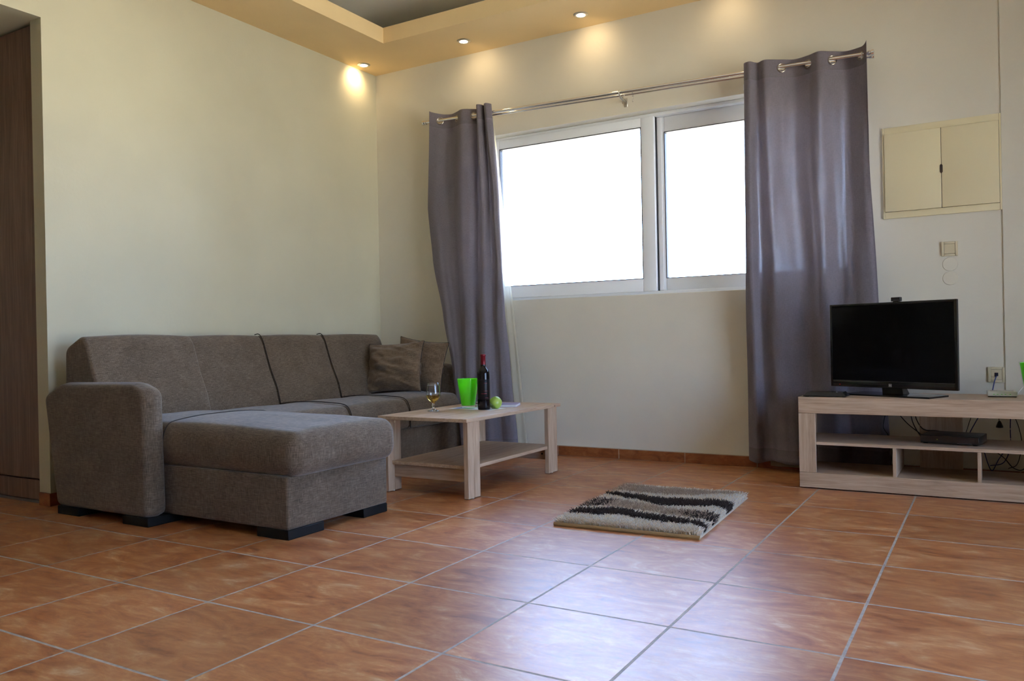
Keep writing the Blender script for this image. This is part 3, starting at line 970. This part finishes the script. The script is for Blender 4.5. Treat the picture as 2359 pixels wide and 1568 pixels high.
r = thing('wine_bottle', 'dark red wine bottle with a red foil neck on the coffee table', 'bottle', (1.66, -1.108, TZ + .0004))
obj('body', lathe([(.0005, .006), (.026, .004), (.033, .0), (.0352, .004), (.0356, .012), (.0356, .196), (.0345, .209), (.029, .224), (.0185, .236), (.0148, .246), (.0142, .262), (.0140, .300), (.0155, .302), (.0155, .309), (.0135, .312), (.0005, .312)], 48), BOTTLE, r, local=True, smooth=50)
obj('capsule', lathe([(.01475, .254), (.0146, .262), (.0144, .300), (.0160, .3015), (.0160, .3095), (.0138, .3130), (.0005, .3134)], 40), CAPS, r, local=True, smooth=50)
lab = obj('label', lathe([(.03575, .060), (.0360, .0605), (.0360, .170), (.03575, .1705)], 48), LABELB, r, local=True, smooth=60)
def arc_print(a0, a1, z0, z1, R_=.03625):
    n = max(2, int((a1 - a0) / .06))
    lo = [V((R_ * math.cos(a0 + (a1 - a0) * k / n), R_ * math.sin(a0 + (a1 - a0) * k / n), z0)) for k in range(n + 1)]
    hi = [V((p.x, p.y, z1)) for p in lo]
    return loft([lo, hi], caps=False, closed=False)
for z0, z1, a0, a1 in ((.149, .152, -.95, -.40), (.105, .1075, -1.0, -.25), (.090, .0935, -1.4, -.5), (.0665, .069, -.8, -.25)):
    obj('print_line', arc_print(a0, a1, z0, z1), REDINK, lab, local=True, smooth=0)


# apple lying on its side
r = thing('green_apple', 'green apple lying on its side between the wine bottle and the lilac book', 'apple', (1.688, -1.028, TZ + .033))
bm = lathe([(.0005, .024), (.006, .0265), (.013, .031), (.022, .0315), (.030, .026), (.0350, .014), (.0358, .0), (.0335, -.013), (.028, -.024), (.020, -.031), (.012, -.0325), (.006, -.030), (.0005, -.0265)], 40)
Ma = Matrix.Rotation(math.radians(-28), 4, 'Z') @ Matrix.Rotation(math.radians(128), 4, 'X')
bm.transform(Ma); obj('flesh', bm, APPLE, r, local=True, smooth=80)
bm = tube([(0, 0, -.026), (.001, 0, -.033), (.0025, .001, -.038)], [.0022, .0016, .0022], 8); bm = lathe([(.0005, -.0275), (.005, -.0305), (.0065, -.0335), (.003, -.0345)], 12, bm=bm)
bm.transform(Matrix.Rotation(math.radians(-28), 4, 'Z') @ Matrix.Rotation(math.radians(110), 4, 'X') @ Matrix.Rotation(0, 4, 'Y'))
bm.free()
bm = lathe([(.0005, -.0275), (.005, -.0305), (.0062, -.0330), (.003, -.0338), (.0005, -.033)], 12); bm.transform(Ma)
obj('calyx', bm, STEM, r, local=True)
bm = tube([(0, 0, .024), (.0015, 0, .034), (.004, .001, .042)], [.0015, .0012, .0018], 8); bm.transform(Ma)
obj('stem', bm, STEM, r, local=True)

# book / brochure behind the bottle
r = thing('book', 'lilac covered book lying flat behind the wine bottle and apple', 'book', (1.610, -.869, TZ), math.radians(21))
obj('pages', bx(-.117, .117, -.081, .083, .0014, .0125), PAGES, r, local=True)
obj('cover', bx(-.12, .12, -.085, .085, .0127, .0142, .0005, 1, bx(-.12, .12, -.085, .085, 0, .0013)), COVER, r, local=True)
tag(obj('spine', bx(-.1215, -.1175, -.085, .085, 0, .0142, .0005, 1), plain('tan_spine', (.35, .26, .13), .5), r, local=True), 'tan spine strip')
r = thing('leaflet', 'thin white and blue leaflet lying under the green bucket', 'leaflet', (1.575, -1.05, TZ), math.radians(-4))
bm = bx(-.15, .15, -.075, .075, .0, .0003)
obj('sheet', bm, PAPER, r, local=True, smooth=0)
obj('print', bx(-.135, -.085, -.055, .02, .0003, .0004), INKB, r, local=True, smooth=0)

# ------------------------------------------------------------------ rug
RW, RL = .632, .89
rug = thing('shaggy_rug', 'small shaggy rug with cream and dark brown wavy stripes on the tiled floor', 'rug', (2.800, -1.428, 0), math.radians(2.5))
obj('backing', bx(-RW / 2, RW / 2, -RL / 2, RL / 2, 0, .007, .002, 1), CREAMY, rug, local=True)
bm = tube([(-RW / 2, -RL / 2 + .002, .008), (0, -RL / 2, .008), (RW / 2, -RL / 2 + .002, .008)], .0085, 8)
tag(obj('binding', bm, BINDING, rug, local=True), 'tan woven binding along the near edge')
def itp(u, P):
    if u <= P[0][0]: return P[0][1]
    for (a, b), (c, d) in zip(P, P[1:]):
        if u <= c:
            t = (u - a) / (c - a); t = t * t * (3 - 2 * t)
            return b + (d - b) * t
    return P[-1][1]
D1 = ([(-.32, -.385), (-.28, -.30), (-.10, -.235), (.03, -.30), (.16, -.325), (.28, -.353), (.33, -.40)], [(-.32, -.37), (-.18, -.375), (-.07, -.34), (.03, -.37), (.14, -.396), (.25, -.385), (.33, -.43)])
T1 = ([(-.32, -.02), (-.19, -.01), (-.05, -.05), (.09, -.098), (.22, -.116), (.33, -.13)], [(-.32, -.186), (-.16, -.14), (-.02, -.165), (.12, -.207), (.25, -.23), (.33, -.267)])
D2 = ([(-.32, .15), (-.16, .116), (-.01, .085), (.12, .10), (.23, .135), (.34, .116)], [(-.32, .12), (-.13, .035), (.03, -.055), (.15, -.02), (.26, .02), (.33, -.03)])
T2 = ([(-.32, .40), (-.1, .36), (.1, .36), (.32, .39)], [(-.32, .24), (-.05, .22), (.09, .25), (.2, .33), (.32, .38)])
def pile_kind(x, y):
    w_ = noise.noise(V((x * 22, y * 22, 1))) * .012
    def inn(S, sh=.012, grow=0): return itp(x, S[1]) + sh < y + w_ < itp(x, S[0]) + sh
    if inn(D1, .058) or inn(D2, .03): return 3
    if inn(T1):
        if (x > .14 and random.random() < (x - .12) * 3.6) or (x < -.2 and random.random() < .5): return 3
        return 2 if random.random() < .5 else 0
    if inn(T2): return 2 if random.random() < .6 else 0
    if y < -.40: return 0 if random.random() < .75 else 1
    return 0 if random.random() < .45 else 1
random.seed(11)
verts, faces, mi = [], [], []
NX, NYR = 138, 194
for i in range(NX):
    for j in range(NYR):
        x = (-.5 + (i + random.random()) / NX) * (RW - .012)
        y = (-.5 + (j + random.random()) / NYR) * (RL - .016)
        k = pile_kind(x, y)
        h = random.uniform(.030, .044) * (.8 if k in (0, 1) else 1)
        edge = min(RW / 2 - abs(x), RL / 2 - abs(y))
        a = random.uniform(0, 2 * PI); ln = random.uniform(.006, .021)
        dx, dy = math.cos(a) * ln, math.sin(a) * ln
        if edge < .03:
            h *= .75 + edge * 8
            dx += .004 * (1 if x > 0 else -1) * (RW / 2 - abs(x) < .03); dy += .004 * (1 if y > 0 else -1) * (RL / 2 - abs(y) < .03)
        r_ = random.uniform(.0014, .0024)
        a2 = random.uniform(0, 2 * PI)
        n0 = len(verts)
        for (fx, fz, fr) in ((0, 0, 1.0), (.35, .72, 1.05), (1.0, 1.0, .62)):
            for q in range(3):
                ca, sa = math.cos(a2 + q * 2.094), math.sin(a2 + q * 2.094)
                verts.append((x + dx * fx + ca * r_ * fr, y + dy * fx + sa * r_ * fr, .005 + h * fz))
        for l in (0, 3):
            for q in range(3):
                q2 = (q + 1) % 3
                faces.append((n0 + l + q, n0 + l + q2, n0 + l + 3 + q2, n0 + l + 3 + q)); mi.append(k)
        faces.append((n0 + 6, n0 + 7, n0 + 8)); mi.append(k)
me = bpy.data.meshes.new('pile'); me.from_pydata(verts, [], faces)
for mm in (CREAMY, WHITEY, TAUPEY, DARKY): me.materials.append(mm)
me.polygons.foreach_set('material_index', mi)
me.polygons.foreach_set('use_smooth', [True] * len(faces))
o = bpy.data.objects.new('pile', me); COL.objects.link(o); o.parent = rug; o['kind'] = 'stuff'

# ------------------------------------------------------------------ TV stand
SX0, SX1, SY0, SY1 = 3.263, 4.545, -.575, -.150
ST = .474
ts = thing('tv_stand', 'low pale oak open television stand against the wall right of the window', 'tv stand', ((SX0 + SX1) / 2, -.36, 0), math.radians(0))
obj('top', bx(SX0, SX1, SY0 + .0185, SY1, ST - .022, ST, .0015, 1), OAK['x'], ts)
obj('top_rail', bx(SX0, SX1, SY0, SY0 + .018, .390, ST, .0015, 1), OAK['x'], ts)
obj('bottom_rail', bx(SX0, SX1, SY0, SY0 + .018, .006, .084, .0015, 1), OAK['x'], ts)
obj('bottom_panel', bx(SX0 + .0165, SX1 - .0165, SY0 + .0185, SY1, .062, .080, .001, 1), OAK['x'], ts)
obj('stile', bx(SX0, SX0 + .083, SY0 + .0003, SY0 + .018, .0845, .3895, .001, 1), OAK['z'], ts)
obj('stile', bx(SX1 - .083, SX1, SY0 + .0003, SY0 + .018, .0845, .3895, .001, 1), OAK['z'], ts)
obj('side_panel', bx(SX0, SX0 + .016, SY0 + .0185, SY1, .006, ST - .0225, .001, 1), OAK['z'], ts)
obj('side_panel', bx(SX1 - .016, SX1, SY0 + .0185, SY1, .006, ST - .0225, .001, 1), OAK['z'], ts)
obj('shelf', bx(SX0 + .0165, SX1 - .0165, SY0 + .0185, SY1, .226, .242, .001, 1), OAK['x'], ts)
for x0 in (3.705, 4.070):
    obj('divider', bx(x0, x0 + .016, SY0 + .019, SY1, .0805, .2255, .001, 1), OAK['z'], ts)
obj('back_panel', bx(3.80, 4.00, SY1 - .014, SY1 + .002, .2425, ST - .0225), OAK['z'], ts)
obj('back_panel', bx(3.80, 4.00, SY1 - .014, SY1 + .002, .0805, .2255), OAK['z'], ts)
for xx in (SX0 + .05, SX1 - .05):
    for yy in (SY0 + .05, SY1 - .05):
        obj('glide', lathe([(.014, 0), (.014, .007)], 14, (xx, yy, 0)), BLACK, ts)

# television
PL, PR = V((3.378, -.262, 0)), V((3.996, -.534, 0))
ang = math.atan2(PR.y - PL.y, PR.x - PL.x)
Wt = (PR - PL).length
tc = (PL + PR) / 2
tv = thing('television', 'black flat screen television standing angled on the oak stand', 'television', (tc.x, tc.y, ST), ang)
z0, z1 = .040, .482
bm = bx(-Wt / 2, Wt / 2, 0, .016, z0, z1, .003, 2)
bm = bx(-Wt * .38, Wt * .38, .016, .050, z0 + .05, z1 - .09, .008, 2, bm)
obj('housing', bm, BLACK, tv, local=True)
fr = frame_bm(-Wt / 2, Wt / 2, z0, z1, .013, .013, .034, .013, -.004, .004, .0015)
fr = obj('bezel', fr, BLACKG, tv, local=True)
obj('screen', bx(-Wt / 2 + .012, Wt / 2 - .012, -.0012, .0008, z0 + .033, z1 - .012), SCREEN, tv, local=True)
obj('trim_line', bx(-Wt / 2 + .012, Wt / 2 - .012, -.0052, -.0040, z0 + .0325, z0 + .0345), plain('grey_trim_line', (.05, .05, .05), .4), fr, local=True)
lg = bx(-.0085, .0085, -.0062, -.0042, z0 + .006, z0 + .023, .001, 1)
lg = obj('emblem', lg, plain('dark_emblem', (.10, .10, .10), .4), fr, local=True)
bm = bx(-.0055, -.0035, -.0068, -.0060, z0 + .009, z0 + .020); bm = bx(.0035, .0055, -.0068, -.0060, z0 + .009, z0 + .020, bm=bm); bm = bx(-.0035, .0035, -.0068, -.0060, z0 + .013, z0 + .016, bm=bm)
obj('emblem_relief', bm, LOGO, lg, local=True)
obj('standby_light', bx(-Wt / 2 + .052, -Wt / 2 + .056, -.0048, -.0038, z0 + .010, z0 + .013), REDLED, fr, local=True)
bm = loft([[V((-.05, .004, z0 + .01)), V((.055, .004, z0 + .01)), V((.055, .045, z0 + .01)), V((-.05, .045, z0 + .01))], [V((-.045, .0, .012)), V((.065, .0, .012)), V((.065, .06, .012)), V((-.045, .06, .012))]])
obj('neck', bm, BLACKG, tv, local=True)
bm = loft([[V((-.235, -.075, .0)), V((.235, -.075, 0)), V((.235, .115, 0)), V((-.235, .115, 0))], [V((-.235, -.075, .008)), V((.235, -.075, .008)), V((.235, .115, .008)), V((-.235, .115, .008))], [V((-.20, -.04, .012)), V((.20, -.04, .012)), V((.20, .09, .012)), V((-.20, .09, .012))]])
obj('base', bm, BLACKG, tv, local=True)
# little black box on top of the set
r = thing('webcam', 'small black box perched on the top edge of the television', 'small device', tuple(Matrix.Translation((tc.x, tc.y, ST)) @ Matrix.Rotation(ang, 4, 'Z') @ V((.030, .014, z1))), ang)
obj('body', bx(-.024, .024, -.010, .012, .003, .024, .002, 1), BLACK, r, local=True)
obj('face', bx(-.020, .018, -.0112, -.0100, .004, .012), plain('dark_grey_face', (.03, .03, .035), .3), r, local=True)
obj('clip', bx(-.015, .015, -.006, .010, 0, .0035), BLACK, r, local=True)

# flat black box at the left of the stand
r = thing('set_top_box', 'flat black box with sloping sides at the left end of the television stand', 'electronic device', (3.39, -.49, ST), math.radians(0))
bm = loft([[V((-.105, -.065, .002)), V((.105, -.065, .002)), V((.105, .065, .002)), V((-.105, .065, .002))], [V((-.105, -.065, .006)), V((.105, -.065, .006)), V((.105, .065, .006)), V((-.105, .065, .006))], [V((-.085, -.048, .024)), V((.085, -.048, .024)), V((.085, .055, .024)), V((-.085, .055, .024))]])
obj('casing', bm, BLACKG, r, local=True)
obj('button', lathe([(.004, 0), (.004, .0012), (.002, .0016)], 12, (.055, -.03, .0238)), plain('grey_button', (.35, .36, .38), .4), r, local=True)
for xx in (-.09, .09):
    obj('foot', bx(xx - .008, xx + .008, -.05, .05, 0, .0025), BLACK, r, local=True)

# receiver on the shelf
r = thing('receiver', 'slim black receiver box on the shelf of the television stand', 'electronic device', (3.965, -.345, .242), math.radians(-9))
obj('casing', bx(-.13, .13, -.10, .10, .004, .044, .003, 2), BLACK, r, local=True)
pn = obj('front_panel', bx(-.129, .129, -.1035, -.0995, .005, .042, .001, 1), BLACKG, r, local=True)
obj('display', bx(.03, .11, -.1042, -.1034, .012, .030), plain('display_window', (.012, .012, .016), .1), pn, local=True)
obj('power_light', bx(-.055, -.051, -.1044, -.1034, .022, .025), plain('dim_yellow_led', (.1, .1, .01), .4, emit=(.7, .8, .05), es=.12), pn, local=True)
obj('caption', bx(.035, .10, -.1044, -.1034, .0085, .0100), plain('grey_print', (.12, .12, .12), .5), pn, local=True)
for xx in (-.11, .11):
    obj('foot', bx(xx - .01, xx + .01, -.085, .085, 0, .0045), BLACK, r, local=True)

# router
r = thing('router', 'small white router with green lights at the right of the television stand', 'router', (4.176, -.30, ST), math.radians(2))
obj('casing', bx(-.064, .064, -.05, .05, .004, .028, .005, 3), WHITEP, r, local=True)
obj('base', bx(-.060, .060, -.047, .047, 0, .005, .001, 1), BLACK, r, local=True)
for xx in (-.035, -.02, -.002, .013, .033):
    obj('indicator_light', bx(xx - .0035, xx + .0035, -.0508, -.0498, .0125, .0155), GREENLED, r, local=True)
obj('vent', bx(-.05, .05, -.03, .03, .0278, .0283), plain('grey_vent', (.5, .5, .48), .5), r, local=True)

# second green bucket, cut by the frame edge
k2 = copy_tree(k1)
k2.location = (4.311, -.42, ST + .0004)
k2['label'] = 'bright green glass ice bucket at the far right of the television stand'
for k_ in (k1, k2): k_['group'] = 'green ice buckets'

# ------------------------------------------------------------------ cables
def cable(P, label, mat=CABLE, r_=.0024, name='cable', n=8):
    o = obj(name, tube(smooth_path(P, n), r_, 8), mat)
    tag(o, label, 'cable', 'cables around the television stand')
    return o
cable([(4.155, -.008, .560), (4.152, -.03, .553), (4.145, -.06, .530), (4.138, -.13, .498), (4.134, -.19, .484), (4.135, -.245, .485)], 'blue network cable from the wall socket down to the white router', BLUEC, .003, 'network_cable')
cable([(4.242, -.30, .49), (4.27, -.28, .525), (4.30, -.24, .56), (4.33, -.2, .585), (4.36, -.12, .60)], 'thin white cable rising from the router towards the right green bucket', WCABLE, .0016)
cable([(3.66, -.135, .47), (3.645, -.13, .40), (3.625, -.12, .33), (3.62, -.12, .28), (3.645, -.125, .235), (3.66, -.12, .16), (3.65, -.10, .06)], 'black cable hanging down behind the stand beside the right curtain edge')
cable([(3.66, -.14, .46), (3.68, -.135, .39), (3.73, -.14, .32), (3.79, -.175, .272), (3.83, -.22, .252), (3.87, -.23, .262), (3.90, -.225, .268)], 'black cable looping in a long arc towards the back of the receiver')
cable([(3.755, -.13, .46), (3.755, -.135, .38), (3.765, -.14, .32), (3.79, -.165, .27), (3.815, -.2, .2475), (3.85, -.235, .262)], 'black cable dropping straight down left of the receiver')
cable([(3.775, -.13, .46), (3.777, -.135, .38), (3.785, -.14, .33), (3.82, -.18, .285), (3.88, -.22, .285), (3.93, -.235, .278)], 'black cable arching over the back of the receiver')
cable([(4.10, -.12, .47), (4.09, -.12, .39), (4.06, -.13, .33), (4.035, -.16, .28), (4.03, -.24, .262)], 'blue cable curving down behind the right end of the receiver', BLUEC)
cable([(4.08, -.11, .47), (4.06, -.11, .40), (4.035, -.12, .34), (4.02, -.14, .29), (4.01, -.235, .265)], 'thin dark cable just left of the blue one behind the receiver', CABLE, .0018)
cable([(4.215, -.10, .47), (4.215, -.10, .38), (4.212, -.10, .30), (4.21, -.10, .2), (4.18, -.10, .12), (4.12, -.10, .10)], 'straight dark blue cable hanging at the right behind the stand', BLUEC)
cable([(4.20, -.12, .47), (4.225, -.12, .38), (4.25, -.12, .30), (4.26, -.12, .22), (4.24, -.12, .12), (4.20, -.10, .09)], 'thin black cable bowing outwards at the far right behind the stand', CABLE, .0018)
cable([(4.09, -.14, .20), (4.11, -.15, .12), (4.13, -.152, .0835), (4.16, -.12, .14), (4.20, -.12, .20), (4.24, -.115, .215)], 'blue cable coiled in the lower right compartment of the stand', BLUEC)
cable([(4.088, -.13, .19), (4.13, -.13, .185), (4.18, -.125, .15), (4.22, -.12, .10), (4.26, -.12, .09), (4.29, -.12, .13)], 'dark cable tangled with the blue coil in the lower right compartment')
r = thing('power_plug', 'black plug dangling on its lead behind the right side of the stand', 'plug', (4.165, -.12, .30))
obj('lead', tube(smooth_path([(4.15, -.115, .47), (4.155, -.118, .40), (4.164, -.12, .335)], 6), .0018, 8), CABLE, r)
bm = lathe([(.004, .036), (.008, .030), (.016, .010), (.017, .002), (.006, 0)], 16, (4.165, -.12, .30)); obj('plug_body', bm, BLACK, r)

# ------------------------------------------------------------------ wall fittings
r = thing('wall_cupboard', 'shallow ivory two-door fuse cupboard on the wall right of the curtain', 'fuse cupboard', (3.91, 0, 1.435))
CX0, CX1, CZ0, CZ1 = 3.627, 4.196, 1.432, 1.936
obj('frame', frame_bm(CX0, CX1, CZ0, CZ1, .010, .010, .036, .036, -.010, .0, .002), IVORYP, r)
d = obj('door', bx(CX0 + .011, 3.9165, -.018, -.002, CZ0 + .037, CZ1 - .037, .003, 2), IVORYP, r)
d2 = obj('door', bx(3.9185, CX1 - .011, -.018, -.002, CZ0 + .037, CZ1 - .037, .003, 2), IVORYP, r)
bm = loft([[V((x_, y_, z_)) for x_, z_ in ((3.910, 1.660), (3.917, 1.652), (3.924, 1.660), (3.924, 1.696), (3.917, 1.704), (3.910, 1.696))] for y_ in (-.0175, -.0205)])
tag(obj('latch', bm, LATCH, r), 'small dark latch')
obj('back_box', bx(CX0 + .008, CX1 - .008, -.0035, -.0005, CZ0 + .008, CZ1 - .008), LATCH, r)

def plate(name, label, cat, x0, x1, z0, z1):
    r = thing(name, label, cat, ((x0 + x1) / 2, 0, (z0 + z1) / 2))
    obj('frame', frame_bm(x0, x1, z0, z1, .013, .013, .013, .013, -.009, 0, .003), IVORY, r)
    return r
s = plate('light_switch', 'square ivory light switch on the wall below the ivory cupboard', 'light switch', 3.910, 3.989, 1.205, 1.284)
bm = loft([[V((3.9235, -.004, 1.2185)), V((3.9755, -.004, 1.2185)), V((3.9755, -.004, 1.2705)), V((3.9235, -.004, 1.2705))],
           [V((3.924, -.008, 1.219)), V((3.975, -.0125, 1.219)), V((3.975, -.0125, 1.270)), V((3.924, -.008, 1.270))]])
obj('rocker', bm, IVORY, s)
s = plate('data_socket', 'square ivory network socket on the wall above the router', 'socket', 4.117, 4.194, .527, .608)
obj('insert', bx(4.1305, 4.1805, -.0075, -.001, .5405, .5945, .001, 1), IVORY, s)
obj('port', bx(4.147, 4.164, -.0095, -.0073, .560, .578), plain('dark_port', (.015, .015, .03), .5), s)
for zc, lab_ in ((1.162, 'faint round blank cover on the wall directly below the light switch'), (1.0865, 'faint round blank cover on the wall, lower of the two, above the television')):
    bm = lathe([(.0365, 0), (.0375, .0012), (.036, .003), (.0005, .0032)], 44)
    bm.transform(Matrix.Translation((3.951, 0, zc)) @ Matrix.Rotation(PI / 2, 4, 'X'))
    tag(obj('blank_cover', bm, DISC), lab_, 'wall cover', 'round blank covers')

# ------------------------------------------------------------------ world, sky
wd = bpy.data.worlds.new('World'); sc.world = wd; wd.use_nodes = True
nt = wd.node_tree
bg = nt.nodes['Background']
tc_ = nt.nodes.new('ShaderNodeTexCoord'); sp = nt.nodes.new('ShaderNodeSeparateXYZ')
nt.links.new(tc_.outputs['Generated'], sp.inputs[0])
rp = ramp(nt, [(.0, (1.0, .93, .80)), (.48, (1.0, .95, .86)), (.51, (.50, .66, 1.0)), (.75, (.41, .58, 1.0)), (1, (.35, .54, 1.0))])
mr = nt.nodes.new('ShaderNodeMapRange'); mr.inputs[1].default_value = -1; mr.inputs[2].default_value = 1
nt.links.new(sp.outputs[2], mr.inputs[0]); nt.links.new(mr.outputs[0], rp.inputs[0])
nt.links.new(rp.outputs[0], bg.inputs['Color'])
m2 = nt.nodes.new('ShaderNodeMapRange'); m2.interpolation_type = 'SMOOTHSTEP'
m2.inputs[1].default_value = .1; m2.inputs[2].default_value = .75; m2.inputs[3].default_value = 12.0; m2.inputs[4].default_value = 20.0
nt.links.new(sp.outputs[1], m2.inputs[0]); nt.links.new(m2.outputs[0], bg.inputs['Strength'])   # brighter sky on the window side

# ------------------------------------------------------------------ camera
R_ = Matrix(((0.86096, -0.50850, 0.01592), (0.50838, 0.86104, 0.01162), (-0.01960, -0.00251, 0.99980)))
cam = bpy.data.cameras.new('camera'); co = bpy.data.objects.new('camera', cam); COL.objects.link(co)
def Rm(rx, ry, rz):
    return Matrix.Rotation(rz, 3, 'Z') @ Matrix.Rotation(rx, 3, 'X') @ Matrix.Rotation(ry, 3, 'Y')
Q = Rm(-2.5108e-3, 1.96073e-2, .53346047)
B = Matrix((Q.col[0], Q.col[2], -Q.col[1])).transposed()
co.matrix_world = Matrix.Translation((4.1386, -4.9793, .8077)) @ B.to_4x4()
cam.sensor_fit = 'HORIZONTAL'; cam.sensor_width = 36; cam.lens = 36 * 1872.17 / 2359
cam.clip_start = .05; cam.clip_end = 100
sc.camera = co

sc.view_settings.view_transform = 'Standard'
sc.view_settings.look = 'None'
sc.view_settings.gamma = 1
sc.view_settings.use_curve_mapping = False
sc.view_settings.exposure = 0.22
sc.cycles.max_bounces = 9
sc.cycles.diffuse_bounces = 4
sc.cycles.glossy_bounces = 4
sc.cycles.transmission_bounces = 9
sc.cycles.transparent_max_bounces = 12
sc.cycles.sample_clamp_indirect = 8
sc.cycles.use_adaptive_sampling = True
sc.cycles.adaptive_threshold = .03
sc.cycles.use_light_tree = False
